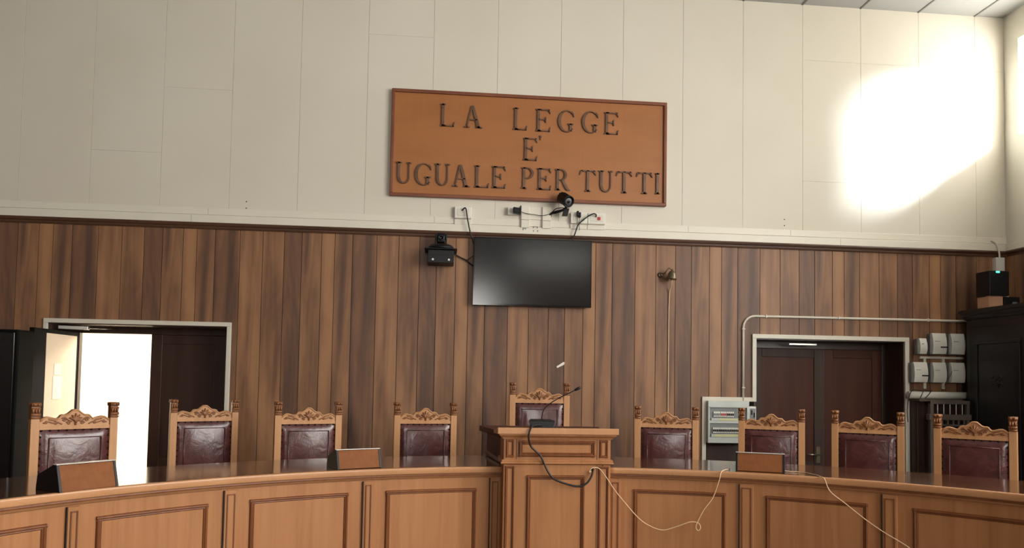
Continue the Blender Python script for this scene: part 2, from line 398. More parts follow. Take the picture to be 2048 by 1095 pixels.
# open leaf of the left doorway: hinge (-3.345,D+.30), free end about (-3.385,6.6)
hx,hy=-3.31,D+.29; ang=math.atan2(6.60-hy,-3.335-hx); ux,uy=cos(ang),sin(ang); nx,ny=uy,-ux  # local y away to the left
To=lambda a,c,e:(hx+ux*a+nx*c,hy+uy*a+ny*c,e)
ol=leaf('door_4',0,.70,None,To,stile=.0,top=.0,zt=2.0) if False else None
b=MB(); t=.04
b.box(.52,.70,0,t,.01,2.0,To); b.box(0,.03,0,t,.01,2.0,To); b.box(.03,.52,0,t,1.965,2.0,To); b.box(.03,.52,.02,t,.01,1.965,To)
ol=struct(b.build('door_4','blackmatte',None,.002))
cp=MB().box(.03,.52,-.002,.02,.01,1.965,To).build('door_panel','cream',ol); cp['label']='cream painted inner face'
for a0,a1,z0,z1 in ((.26,.40,1.40,1.60),(.27,.39,1.61,1.71)):
    MB().box(a0,a1,-.005,-.002,z0,z1,To).build('notice_paper','paper',cp)
b=MB(); P=[Vector(To(.30,-.02,2.03)),Vector((-3.10,D+.10,2.035))]
b.box(-3.42,-3.18,D+.06,D+.11,2.0,2.03)
dc=tag(empty('door_closer',(0,0,0)),'grey metal door closer above the open left doorway','door closer')
MB().box(-.115,.115,-.02,.02,-.016,.016,lambda a,c,e:(-3.25+a*.98,D+.07+c+a*.25,2.032+e-a*.0)).build('closer_body','metal',dc,.003)
MB().tube([(-3.15,D+.10,2.03),(-3.02,D+.28,2.04)],.007).build('closer_arm','metal',dc)
dc2=tag(empty('door_closer',(0,0,0)),'thin pale metal closer rail over the closed right doors','door closer')
MB().box(3.42,3.70,D+.16,D+.18,2.03,2.045).build('closer_rail','chrome',dc2)
# corridor behind the left doorway
cr=MB(); y0=D+.372; y1=9.9
cr.box(XL-.2,-4.3,y0,y1,0,2.7); cr.box(-1.3,-1.1,y0,y1,0,2.7); cr.box(-4.3,-1.3,y1-.1,y1,0,2.7)
struct(cr.build('wall_corridor','plaster')); struct(MB().box(-4.5,-1.1,y0,y1,2.7,2.8).build('ceiling_corridor','plaster'))
# ------------------------------------------------------------------ sign
SY=D-.004
sg=empty('wall_sign',(.8,SY,3.3)); tag(sg,'large orange-brown wooden plaque with raised lettering on the white wall','wall sign'); sg_off=Vector(sg.location)
def lo(o,par):  # keep world placement under an offset parent
    o.matrix_parent_inverse=Matrix.Translation(par.location).inverted(); return o
sgb=lo(MB().box(-.475,2.082,SY-.024,SY,3.33,4.285).build('board','signboard',sg),sg)
fr=MB(); X0,X1,Z0,Z1=-.498,2.104,3.306,4.306; t=.03
for q in ((X0,X1,Z0,Z0+t),(X0,X1,Z1-t,Z1),(X0,X0+t,Z0+t,Z1-t),(X1-t,X1,Z0+t,Z1-t)): fr.box(q[0],q[1],SY-.045,SY,q[2],q[3])
lo(fr.build('frame','signframe',sg,.006,3),sg)
def letter(ch,x0,x1,z0,z1):
    w=x1-x0; h=z1-z0; S=.027; s=.013; polys=[]
    def rc(a,b,c,d): polys.append([(a,c),(b,c),(b,d),(a,d)])
    def serif(cx,z,wd,top=False):
        q=.010; 
        if top: polys.append([(cx-wd/2,z),(cx-wd/2,z-q*.7),(cx-wd/4,z-q*1.6),(cx+wd/4,z-q*1.6),(cx+wd/2,z-q*.7),(cx+wd/2,z)])
        else: polys.append([(cx-wd/2,z),(cx+wd/2,z),(cx+wd/2,z+q*.7),(cx+wd/4,z+q*1.6),(cx-wd/4,z+q*1.6),(cx-wd/2,z+q*.7)])
    def arc(cx,cz,rx,rz,a0,a1,fo,N=22):
        for i in range(N):
            A=R(a0+(a1-a0)*i/N); B=R(a0+(a1-a0)*(i+1)/N); ta,tb=fo(A),fo(B)
            polys.append([(cx+cos(A)*rx,cz+sin(A)*rz),(cx+cos(B)*rx,cz+sin(B)*rz),(cx+cos(B)*(rx-tb),cz+sin(B)*(rz-tb*.8)),(cx+cos(A)*(rx-ta),cz+sin(A)*(rz-ta*.8))])
    if ch in 'LE':
        sx=x0+.026; rc(sx-S/2,sx+S/2,z0,z1); serif(sx,z1,.052,True); serif(sx,z0,.052)
        rc(sx,x1-.012,z0,z0+s); polys.append([(x1-.03,z0),(x1-.008,z0),(x1,z0+.045),(x1-.006,z0+.045),(x1-.02,z0+s)])
        if ch=='E':
            rc(sx,x1-.016,z1-s,z1); polys.append([(x1-.034,z1),(x1-.012,z1),(x1-.004,z1-.042),(x1-.010,z1-.042),(x1-.026,z1-s)])
            zm=z0+h*.53; rc(sx,x1-.05,zm-s/2,zm+s/2); polys.append([(x1-.052,zm-.028),(x1-.044,zm-.028),(x1-.044,zm+.028),(x1-.052,zm+.028),(x1-.062,zm)])
    elif ch=='A':
        ap=x0+w*.47; polys.append([(ap-.014,z1),(ap+.012,z1),(x1-.02,z0),(x1-.052,z0)]); polys.append([(ap-.014,z1),(ap+.000,z1-.02),(x0+.034,z0),(x0+.020,z0)])
        rc(x0+w*.27,x0+w*.72,z0+h*.33,z0+h*.33+s); serif(x0+.027,z0,.054); serif(x1-.032,z0,.062)
    elif ch=='G':
        rx=w*.53; cx=x0+rx; cz=(z0+z1)/2; fo=lambda A:s+(S-s+.004)*max(0,-cos(A))
        arc(cx,cz,rx,h/2,48,318,fo); polys.append([(cx+rx*.55,z1-.008),(cx+rx*.82,z1-.03),(cx+rx*.86,z1-.062),(cx+rx*.78,z1-.062),(cx+rx*.6,z1-.03)])
        gx=x1-.036; rc(gx-S/2,gx+S/2,z0+.012,z0+h*.40); serif(gx,z0+h*.40,.06,True)
    elif ch=='U':
        xa=x0+.030; xb=x1-.024; rc(xa-S/2,xa+S/2,z0+h*.32,z1); rc(xb-s/2,xb+s/2,z0+h*.32,z1); serif(xa,z1,.056,True); serif(xb,z1,.046,True)
        cx=(xa-S/2+xb+s/2)/2; rx=(xb+s/2-xa+S/2)/2; arc(cx,z0+h*.32,rx,h*.32,180,360,lambda A:s+(S-s)*max(0,-cos(A))+.004*max(0,-sin(A)))
    elif ch in 'PR':
        sx=x0+.026; rc(sx-S/2,sx+S/2,z0,z1); serif(sx,z0,.052); serif(sx-.004,z1,.044,True)
        zr=h*.265; cx=sx+w*.22; rx=(x1-(.010 if ch=='P' else .03))-cx; cz=z1-zr
        arc(cx,cz,rx,zr,-90,90,lambda A:s+(S-s)*max(0,cos(A))); rc(sx,cx,z1-s*.8,z1); rc(sx,cx,cz-zr,cz-zr+s*.8)
        if ch=='R': polys.append([(cx-.005,cz-zr+.01),(cx+.028,cz-zr+.008),(x1-.016,z0+.018),(x1,z0+.008),(x1,z0),(x1-.03,z0),(x1-.044,z0+.016)])
    elif ch=='T':
        cx=(x0+x1)/2; rc(cx-S/2,cx+S/2,z0,z1); serif(cx,z0,.056); rc(x0+.012,x1-.012,z1-s,z1)
        polys.append([(x0+.010,z1),(x0+.03,z1),(x0+.03,z1-s),(x0+.006,z1-.045),(x0,z1-.045)]); polys.append([(x1-.03,z1),(x1-.010,z1),(x1,z1-.045),(x1-.006,z1-.045),(x1-.03,z1-s)])
    elif ch=='I':
        cx=(x0+x1)/2; rc(cx-S/2,cx+S/2,z0,z1); serif(cx,z0,w); serif(cx,z1,w,True)
    else:
        polys.append([(x0,z1),(x1-.006,z1),(x1-.004,z1-.014),(x0+.014,z0),(x0+.008,z0),(x0+.014,z1-.018)])
    b=MB()
    for p in polys: b.prism(p,lambda a,c:(a,SY-.024,c),lambda a,c:(a,SY-.040,c))
    return lo(b.build('letter','letter',sg,.0015,1),sg)
for q in [('L',-0.051,0.088,3.974,4.185),('A',0.17,0.343,3.972,4.182),('L',0.629,0.767,3.974,4.183),('E',0.843,0.987,3.97,4.183),('G',1.052,1.211,3.973,4.185),('G',1.28,1.442,3.975,4.187),('E',1.495,1.637,3.974,4.185),('E',0.727,0.866,3.689,3.902),("'",0.876,0.907,3.888,3.929),('U',-0.448,-0.301,3.421,3.622),('G',-0.274,-0.117,3.411,3.62),('U',-0.093,0.052,3.416,3.621),('A',0.072,0.239,3.413,3.62),('L',0.276,0.417,3.414,3.62),('E',0.439,0.574,3.415,3.621),('P',0.715,0.843,3.42,3.622),('E',0.863,1.001,3.417,3.621),('R',1.033,1.177,3.419,3.62),('T',1.266,1.425,3.418,3.62),('U',1.444,1.589,3.418,3.624),('T',1.617,1.773,3.418,3.624),('T',1.812,1.97,3.419,3.623),('I',1.993,2.041,3.422,3.623)]: letter(*q)
# ------------------------------------------------------------------ curved bench
CX,CY=.6473,1.7174; RF=2.894; RP=2.929; RB=3.58; ZT=1.1; ZI=1.062
def AP(th,r,z): return (CX+r*sin(th),CY+r*cos(th),z)
def arcsweep(b,prof,t0,t1,step=1.2):
    n=max(2,int(abs(t1-t0)/step)+1); b.sweep(prof,[lambda a,c,T=R(t0+(t1-t0)*i/(n-1)):AP(T,a,c) for i in range(n)]); return b
def rect(a,b,c,d): return [(a,c),(b,c),(b,d),(a,d)]
BEAD=[(0,0),(-.006,.001),(-.011,.004),(-.013,.009),(-.011,.014),(-.007,.016),(-.008,.020),(-.004,.024),(0,.025)]
def bead_frame(b,t0,t1,z0,z1,r=RP,wd=.025):
    """double bead moulding ring on the curved face, protruding to smaller radius"""
    dw=math.degrees(wd/r)
    for zz,sg_ in ((z1,-1),(z0,1)): arcsweep(b,[(r+p,zz+sg_*q) for p,q in BEAD],t0,t1)
    for tt,sg_ in ((t0,1),(t1,-1)):
        b.sweep([(p,q) for p,q in BEAD],[lambda p,q,Z=Z:AP(R(tt)+sg_*q/r,r+p,Z) for Z in (z0,z1)])
def bench(name,t0,t1,pil,frames,label):
    root=empty(name,AP(R((t0+t1)/2),RF+.3,0)); tag(root,label,'judges bench')
    P=lambda o:lo(o,root)
    # worktop slab (glossy) and lighter edge nosing
    b=MB(); arcsweep(b,rect(RF+.012,RB,ZI+.003,ZT-.0005),t0,t1); P(b.build('worktop','top',root))
    b=MB(); b.smooth=True
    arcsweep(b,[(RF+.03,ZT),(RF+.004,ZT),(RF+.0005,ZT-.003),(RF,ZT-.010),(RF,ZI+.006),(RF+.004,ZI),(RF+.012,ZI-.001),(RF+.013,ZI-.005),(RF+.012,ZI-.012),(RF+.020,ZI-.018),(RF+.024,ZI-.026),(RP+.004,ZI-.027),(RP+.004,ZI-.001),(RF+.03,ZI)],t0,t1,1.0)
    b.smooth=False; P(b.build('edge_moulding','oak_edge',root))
    b=MB(); arcsweep(b,[(RF+.010,ZI-.003),(RF+.009,ZI-.008),(RF+.010,ZI-.014),(RF+.02,ZI-.014),(RF+.02,ZI-.003)],t0,t1); P(b.build('shadow_bead','oak_bead',root))  # dark bead colour stands in for the shadow line under the nosing
    # front carcass
    b=MB(); arcsweep(b,rect(RP,RP+.03,.0,ZI-.02),t0,t1); P(b.build('front_board','oak',root))
    b=MB(); arcsweep(b,rect(RP-.012,RP,.0,.14),t0,t1); P(b.build('plinth','oak_bead',root))
    for a,c in frames:
        f=MB(); bead_frame(f,a,c,.24,.968); fo=P(f.build('panel_moulding','oak_bead',root))
        g=MB(); arcsweep(g,rect(RP-.003,RP+.004,.262,.946),a+.5,c-.5); P(g.build('panel_field','oak',root))
    for a,c in pil:
        g=MB(); arcsweep(g,rect(RP-.012,RP+.002,.14,ZI-.034),a,c,.6); P(g.build('pilaster','oak',root,.002,1))
        g=MB(); d=.22
        e=math.degrees(.006/RP)
        for q in (a+d,c-d-e): arcsweep(g,rect(RP-.016,RP-.011,.16,ZI-.054),q,q+e,.5)
        arcsweep(g,rect(RP-.016,RP-.011,ZI-.060,ZI-.054),a+d,c-d,.5); P(g.build('pilaster_bead','oak_bead',root))
        g=MB(); arcsweep(g,rect(RP-.0125,RP-.001,.14,ZI-.034),a-.09,a,.05); P(g.build('joint','groove',root))
    # back panels below the worktop
    b=MB(); arcsweep(b,rect(RB-.12,RB-.10,.14,ZI),t0,t1); P(b.build('back_board','oak',root))
    for tt in (t0,t1-.4): P(arcsweep(MB(),rect(RP+.03,RB-.12,.0,ZI),tt,tt+.4,.4).build('end_panel','oak',root))
    return root
bench('judges_bench',-67.5,-4.98,[(-66.3,-65.1),(-51.45,-50.36),(-36.80,-35.49),(-21.6,-20.47),(-6.46,-5.25)],[(-63.8,-53.06),(-48.9,-38.4),(-34.12,-23.29),(-18.93,-8.08)],'left wing of the curved honey-wood judges bench with panelled front')
bench('judges_bench',7.72,69.0,[(8.2,9.46),(23.45,25.01),(38.6,40.06),(53.9,55.2),(67.6,68.8)],[(11.05,21.93),(26.37,37.18),(41.56,52.3),(56.8,66.2)],'right wing of the curved judges bench with beige cables hanging down its front')
# ------------------------------------------------------------------ central lectern
YP=4.50; PX0,PX1=.389,1.040; pc=(PX0+PX1)/2
lc=empty('lectern',(pc,YP+.2,0)); tag(lc,'tall central wooden lectern with moulded top in the middle of the bench','lectern'); P=lambda o:lo(o,lc)
P(MB().box(PX0,PX1,YP,YP+.26,0,1.31).build('body','oak',lc,.002))
b=MB() # splayed raised box behind
pl=[(PX0+.002,YP+.26),(PX1-.002,YP+.26),(1.12,5.34),(.340,5.34)]
b.prism(pl,lambda a,c:(a,c,0),lambda a,c:(a,c,1.265)); P(b.build('raised_box','doorwood',lc))
b=MB(); pl=[(PX0-.008,YP+.265),(PX1+.008,YP+.265),(1.155,5.37),(.285,5.37)]
b.prism(pl,lambda a,c:(a,c,1.266),lambda a,c:(a,c,1.305)); P(b.build('raised_top','doorwood',lc,.006))
b=MB(); pl=[(PX0-.003,YP+.27),(PX1+.003,YP+.27),(1.13,5.35),(.330,5.35)]
b.prism(pl,lambda a,c:(a,c,1.101),lambda a,c:(a,c,1.13)); P(b.build('base_moulding','darkwood',lc,.006))
# cornice: mitred stack following three sides
def stack(b,layers):
    for ov,z0,z1 in layers: b.box(PX0-ov,PX1+ov,YP-ov,YP+.262,z0,z1)
b=MB()
# reading top: front edge highest, falling gently towards the judge
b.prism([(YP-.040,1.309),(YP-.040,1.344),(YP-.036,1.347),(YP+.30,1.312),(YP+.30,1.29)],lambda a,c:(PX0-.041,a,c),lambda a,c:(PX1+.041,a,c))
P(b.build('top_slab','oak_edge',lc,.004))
b=MB()
prof=[(0,1.309),(.030,1.309),(.031,1.303),(.026,1.297),(.019,1.291),(.011,1.286),(.010,1.280),(0,1.278)]
def ring(b,prof):
    path=[(PX0,YP+.26,-1,0),(PX0,YP,-1,-1),(PX1,YP,1,-1),(PX1,YP+.26,1,0)]
    b.sweep(prof,[lambda a,c,q=q:(q[0]+q[2]*a,q[1]+q[3]*a,c) for q in path])
ring(b,prof); P(b.build('cornice','oak',lc))
b=MB(); ring(b,[(0,1.156),(.010,1.155),(.013,1.149),(.012,1.143),(.016,1.139),(.018,1.133),(.014,1.129),(.008,1.127),(0,1.124)]); P(b.build('waist_moulding','oak',lc))
def pframe(x0,x1,z0,z1,w=.020,big=True):
    b=MB(); bd=BEAD if big else [(p*.7,q*.6) for p,q in BEAD]
    for zz,s_ in ((z1,-1),(z0,1)): b.sweep(bd,[lambda p,q,X=X:(X,YP+p,zz+s_*q) for X in (x0,x1)])
    for xx,s_ in ((x0,1),(x1,-1)): b.sweep(bd,[lambda p,q,Z=Z:(xx+s_*q,YP+p,Z) for Z in (z0,z1)])
    P(b.build('panel_moulding','oak_bead',lc))
pframe(.478,.946,1.172,1.270); pframe(.403,.452,1.168,1.274,big=False); pframe(.972,1.024,1.168,1.274,big=False)
pframe(.530,.884,.25,1.062); pframe(.400,.456,.2,1.116,big=False); pframe(.966,1.030,.2,1.116,big=False)
b=MB(); b.box(.9545,.9575,YP-.001,YP+.001,.0,1.124); b.box(.9545,.9575,YP-.001,YP+.001,1.156,1.278); b.box(.463,.466,YP-.001,YP+.001,1.156,1.278); P(b.build('joint','groove',lc))
P(MB().lathe([(.004,0),(.004,.003)],(.992,YP-.002,1.122),(0,1,0),10).build('screw_hole','black',lc)); P(MB().lathe([(.011,0),(.011,.003)],(.928,YP-.0035,1.096),(0,1,0),14).build('cable_hole','black',lc))
# ------------------------------------------------------------------ consoles on the bench
def console(pa,pb,h,label):
    pa=Vector((*pa,ZT)); pb=Vector((*pb,ZT)); c=(pa+pb)/2; wd=(pb-pa).length; rz=math.atan2(pb.y-pa.y,pb.x-pa.x)
    e=empty('desk_console',c,rz,label=label,cat='desk console',group='slanted consoles on the bench')
    hw=wd/2
    side=[(0,0),(.035,h),(.060,h),(.19,h*.55),(.20,0)]   # (y back, z)
    b=MB(); b.prism([(.003,.002),(.036,h-.003),(.06,h-.003),(.188,h*.53),(.197,.002)],lambda a,c:(-hw+.012,a,c),lambda a,c:(hw-.012,a,c)); b.build('front_face','consolewood',e)
    for s in (-1,1):
        b=MB(); b.prism(side,lambda a,c:(s*hw,a,c),lambda a,c:(s*(hw-.0125),a,c)); b.build('side_panel','black',e,.001,1)
    MB().box(-hw,hw,.033,.062,h,h+.0035).build('top_edge_strip','chrome',e)
    return e
console((-1.645,3.475),(-1.484,3.690),.118,'slanted wooden desk console in front of the leftmost chair')
console((-.572,4.392),(-.331,4.512),.108,'slanted wooden desk console on the bench left of the lectern')
console((1.812,4.468),(2.072,4.352),.108,'slanted wooden desk console on the bench right of the lectern, with cables')
# ------------------------------------------------------------------ throne chairs
def chair_proto():
    e=empty('throne_chair'); hw=.245; pw=.048; pd=.050; T0=1.445
    # local: front face of the posts at y=0, back +y; centre x=0
    def carved(sx,ztop):
        xc=sx*(hw-pw/2); b=MB()
        w0=pw/2
        b.box(xc-w0+.002,xc+w0-.002,.002,pd-.002,ztop-.098,ztop-.004)
        b.smooth=True
        # scrolled volute head, leaf tier, beads
        for zc,rr in ((ztop-.012,.012),(ztop-.036,.007),(ztop-.072,.009),(ztop-.090,.006)):
            b.tube([(xc-w0-.001,-.002,zc),(xc+w0+.001,-.002,zc)],rr,10)
        b.tube([(xc-w0-.001,pd-.004,ztop-.012),(xc+w0+.001,pd-.004,ztop-.012)],.012,10)
        for q in (-1,0,1): b.tube([(xc+q*.014,-.004,ztop-.030),(xc+q*.015,-.009,ztop-.048),(xc+q*.016,-.008,ztop-.064)],.006,8,taper=lambda t:.6+.6*sin(PI*t))
        for q in (-1,1):
            b.lathe([(.002,0),(.007,.002),(.008,.005),(.002,.008)],(xc+q*.011,-.012,ztop-.012),(0,-1,0),8)
        b.smooth=False; return b
    for s in (-1,1):
        xa,xb=sorted((s*hw,s*(hw-pw)))
        p=MB().box(xa,xb,0,pd,0,T0-.098).build('back_post','chairwood',e,.003)
        carved(s,T0).build('carved_finial','carved',p)
    # crest rail
    iw=hw-pw
    pts=[(0,.041),(.08,.043),(.15,.055),(.22,.067),(.29,.073),(.36,.072),(.42,.076),(.46,.087),(.51,.096),(.58,.094),(.68,.088),(.77,.084),(.85,.086),(.92,.094),(1,.106)]
    full=[(-u*iw,T0-z) for u,z in reversed(pts)]+[(u*iw,T0-z) for u,z in pts[1:]]
    N=len(full); zb=T0-.164
    b=MB(); vs=[]; 
    vs+=[(x,.010,z) for x,z in full]+[(x,.010,zb) for x,z in full]+[(x,.040,z) for x,z in full]+[(x,.040,zb) for x,z in full]
    fs=[]
    for i in range(N-1):
        fs.append((i,i+1,N+i+1,N+i)); fs.append((2*N+i+1,2*N+i,3*N+i,3*N+i+1)); fs.append((i+1,i,2*N+i,2*N+i+1)); fs.append((N+i,N+i+1,3*N+i+1,3*N+i))
    fs+=[(0,N,3*N,2*N),(N-1,2*N+N-1,3*N+N-1,2*N-1)]
    b.add(vs,fs); cr=b.build('crest_rail','chairwood',e,.002,1)
    b=MB(); b.tube([(x*.985,.008,z-.006) for x,z in full],.0048,6); b.box(-iw,iw,.004,.012,zb,zb+.022); b.build('crest_border','chairwood',cr)
    # carving: palmette, scrolls
    b=MB(); zc=T0-.128
    def curl(cx,cz,r,s,turns=1.4,r0=.0042,flip=1):
        P_=[]
        for i in range(22):
            t=i/21; a=turns*2*PI*t; rr=r*(1-.78*t); P_.append((cx+s*(cos(a)*rr-r),.0075,cz+flip*sin(a)*rr))
        b.tube(P_,r0,6,taper=lambda t:1-.35*t)
    for q in (-2,-1,0,1,2):
        a=q*.42; L_=.062-.006*abs(q); P_=[(sin(a*t)*L_*t*1.0,.006-.004*sin(PI*t),zc+cos(a*t)*L_*t) for t in (0,.2,.4,.6,.8,1)]
        b.tube(P_,.0068,6,taper=lambda t:.45+.75*sin(PI*min(1,t*.9+.08)))
    b.lathe([(.001,0),(.008,.001),(.008,.004),(.002,.008)],(0,.010,zc-.004),(0,-1,0),10)
    for s in (-1,1):
        curl(s*.050,zc+.002,.011,s); curl(s*.072,zc+.024,.010,s,flip=-1); curl(s*.098,zc+.002,.010,-s,flip=1); curl(s*.172,zc+.010,.009,s,flip=-1)
        b.tube(smoothpath([(s*.020,.007,zc+.012),(s*.040,.006,zc+.020),(s*.060,.006,zc+.036),(s*.078,.007,zc+.030)]),.0042,6)
        b.tube(smoothpath([(s*.075,.007,zc-.004),(s*.100,.006,zc+.008),(s*.125,.006,zc+.004),(s*.150,.006,zc+.012),(s*.178,.007,zc+.004)]),.0042,6)
        b.tube(smoothpath([(s*.110,.007,zc+.016),(s*.130,.006,zc+.022),(s*.150,.007,zc+.026)]),.0038,6)
    b.build('carving','carved',cr)
    # leather back: bulged grid
    x0,x1,z0,z1=-iw-.002,iw+.002,.80,zb+.002; nx,nz=20,22; vs=[];fs=[]
    for j in range(nz+1):
        for i in range(nx+1):
            u=i/nx; v=j/nz; e1=min(u,1-u)/.08; e2=min(v,1-v)/.06; k_=min(1,e1)*min(1,e2); k_=k_**.5
            bul=.010*k_+.022*(sin(PI*u)**.6 if 0<u<1 else 0)*(sin(PI*v)**.6 if 0<v<1 else 0)
            # stitched border line
            du=min(abs(u-.13),abs(u-.87)); dv=abs(v-.86)
            if .13<=u<=.87 and v<.86 and (u-.13<.02 or .87-u<.02): bul-=.004
            vs.append((x0+(x1-x0)*u,.016-bul,z0+(z1-z0)*v))
    nb=len(vs)
    for j in range(nz):
        for i in range(nx): a=j*(nx+1)+i; fs.append((a,a+1,a+nx+2,a+nx+1))
    b=MB(); b.smooth=True; b.add(vs,fs); b.smooth=False; b.box(x0,x1,.0165,.038,z0,z1)
    lb=b.build('leather_back','leather',e)
    # raised inner border of the pad
    b=MB(); zi=z1-.052; xi=iw*.74
    b.tube([(-xi,-.010,z0+.06),(-xi,-.013,(z0+zi)/2),(-xi,-.009,zi)],.003,6); b.tube([(xi,-.010,z0+.06),(xi,-.013,(z0+zi)/2),(xi,-.009,zi)],.003,6); b.tube([(-xi,-.009,zi),(0,-.012,zi),(xi,-.009,zi)],.003,6)
    b.build('piping','leather',lb)
    nm=MB().lathe([(.0078,0),(.0072,.004),(.004,.008),(.0005,.009)],(0,0,0),(0,-1,0),8).build('upholstery_nail','nail',lb)
    spots=[(-iw+.012+ (2*iw-.024)*i/8,z1-.006) for i in range(9)]+[(s*(iw-.006),z1-.045-.042*i) for s in (-1,1) for i in range(9)]
    nm.location=(spots[0][0],.010,spots[0][1])
    for x,z in spots[1:]:
        c=nm.copy(); col.objects.link(c); c.location=(x,.010,z)
    # lower frame
    MB().box(-iw,iw,.005,.045,.74,.80).build('lower_rail','chairwood',e,.003)
    s_=MB(); s_.smooth=True; s_.box(-.225,.225,-.43,-.01,.50,.575); s_.smooth=False; s_.build('seat','leather',e,.025,4)
    b=MB(); b.box(-.235,.235,-.44,0,.43,.50); b.build('seat_rail','chairwood',e,.004)
    for s in (-1,1):
        MB().box(*sorted((s*.240,s*.192)),-.44,-.392,0,.72).build('front_leg','chairwood',e,.004)
        a=MB(); a.box(*sorted((s*.252,s*.192)),-.46,0,.72,.76); a.build('armrest','chairwood',e,.01,3)
        MB().box(*sorted((s*.248,s*.196)),-.36,-.02,.76,.785).build('arm_pad','leather',e,.01,3)
        MB().box(*sorted((s*.228,s*.204)),-.40,0,.16,.20).build('side_stretcher','chairwood',e,.003)
    MB().box(-.2,.2,-.43,-.405,.10,.22).build('front_stretcher','chairwood',e,.003)
    return e
CH=[(-2.235,4.89,-42.4,0,'carved wooden throne chair before the open doorway, leftmost of the row'),
(-1.760,5.88,-30.4,0,'carved wooden throne chair, second from the left, beside the closed dark door leaf'),
(-.957,5.68,-22.2,0,'carved wooden throne chair between the left doorway and the left-centre console'),
(-.103,5.89,-10.3,0,'carved wooden throne chair, nearest one left of the lectern'),
(.81,6.06,2.1,.168,'raised carved throne chair in the centre behind the lectern'),
(1.765,5.73,15.6,0,'carved wooden throne chair below the brass bell, nearest right of the lectern'),
(2.573,5.64,26.1,0,'carved wooden throne chair in front of the electrical panel, behind the right console'),
(3.156,5.30,35.0,0,'carved wooden throne chair in front of the closed brown double doors'),
(3.624,4.80,44.1,0,'carved wooden throne chair by the black wardrobe, rightmost of the row')]
proto=chair_proto(); bpy.context.view_layer.update()
# nails inherit parent (copies already carry it)
for i,(x,y,a,dz,lab) in enumerate(CH):
    o=proto if i==0 else copy_tree(proto)
    o.location=(x,y,dz); o.rotation_euler=(0,0,-R(a)); tag(o,lab,'chair','throne chairs behind the bench')
st=tag(empty('step_platform',(.81,5.9,0)),'low wooden platform under the raised centre chair','platform')
lo(MB().box(.38,1.24,5.50,6.30,0,.16).build('platform_box','darkwood',st,.004),st); lo(MB().box(.37,1.25,5.49,6.31,.16,.168).build('platform_top','doorwood',st),st)
# ------------------------------------------------------------------ gooseneck microphone
mi=tag(empty('gooseneck_microphone',(.638,4.66,1.34)),'black gooseneck microphone standing on the lectern top','microphone'); P=lambda o:lo(o,mi)
mz=1.331
b=MB(); vs=[(.568,4.60,mz),(.706,4.60,mz),(.706,4.72,mz-.006),(.568,4.72,mz-.006),(.549,4.61,mz+.052),(.716,4.61,mz+.050),(.70,4.70,mz+.058),(.57,4.70,mz+.058)]
b.add(vs,[(0,3,2,1),(4,5,6,7),(0,1,5,4),(2,3,7,6),(0,4,7,3),(1,2,6,5)]); P(b.build('base','black',mi,.004))
b=MB(); path=smoothpath([(.637,4.66,mz+.055),(.640,4.66,1.42),(.652,4.66,1.452),(.685,4.66,1.485),(.74,4.66,1.520),(.80,4.66,1.550),(.842,4.66,1.572)])
b.tube(path,.0032,8); P(b.build('gooseneck','black',mi))
b=MB(); d=Vector((.04,0,.021)).normalized(); b.lathe([(.003,0),(.007,.004),(.0085,.016),(.009,.03),(.006,.041),(.002,.044)],(.842,4.66,1.572),d,12); P(b.build('microphone_head','black',mi))
b=MB(); b.tube([(.70,4.66,mz+.01),(.722,4.655,mz+.012),(.735,4.65,mz+.002)],.004,8); P(b.build('connector','cable',mi))
# cables
def cable(name,pts,r,mat,label,cat='cable',k=6):
    o=MB().tube(smoothpath(pts,k),r,8).build(name,mat); return tag(o,label,cat)
cable('microphone_cable',[(.63,4.60,1.352),(.600,4.56,1.358),(.565,4.50,1.357),(.545,4.452,1.345),(.531,4.447,1.30),(.545,4.465,1.243),(.575,4.470,1.210),(.606,4.472,1.182),(.628,4.475,1.140),(.650,4.475,1.094),(.672,4.475,1.062),(.70,4.472,1.038),(.76,4.470,1.016),(.82,4.468,1.002),(.86,4.468,1.003),(.893,4.470,1.022),(.915,4.475,1.052),(.928,4.480,1.085),(.930,4.495,1.098)],.0058,'cable','thick black cable looping down the front of the lectern')
cable('network_cable',[(.925,4.492,1.092),(.905,4.475,1.085),(.920,4.474,1.108),(.942,4.474,1.113),(.962,4.474,1.108),(.985,4.474,1.086),(1.022,4.474,1.036),(1.06,4.50,.985),(1.114,4.551,.926),(1.222,4.531,.804),(1.295,4.515,.755),(1.369,4.497,.735),(1.446,4.476,.760),(1.515,4.455,.789),(1.548,4.445,.793),(1.572,4.437,.785),(1.580,4.432,.762),(1.569,4.436,.743),(1.557,4.440,.755),(1.559,4.441,.780),(1.597,4.428,.865),(1.640,4.412,.930),(1.66,4.405,.976),(1.683,4.392,1.060),(1.695,4.40,1.098),(1.74,4.46,1.1045),(1.80,4.53,1.1045)],.0028,'beigecable','beige cable drooping from the lectern to the bench edge')
cable('network_cable',[(2.095,4.46,1.135),(2.107,4.45,1.128),(2.100,4.43,1.108),(2.13,4.41,1.1042),(2.19,4.37,1.1042),(2.205,4.25,1.1042),(2.195,4.165,1.1042),(2.205,4.135,1.092),(2.228,4.115,1.026),(2.296,4.069,.963),(2.371,4.015,.892),(2.448,3.955,.829),(2.545,3.873,.76),(2.62,3.81,.68),(2.7,3.74,.55)],.0028,'beigecable','beige cable running diagonally down the right wing of the bench')
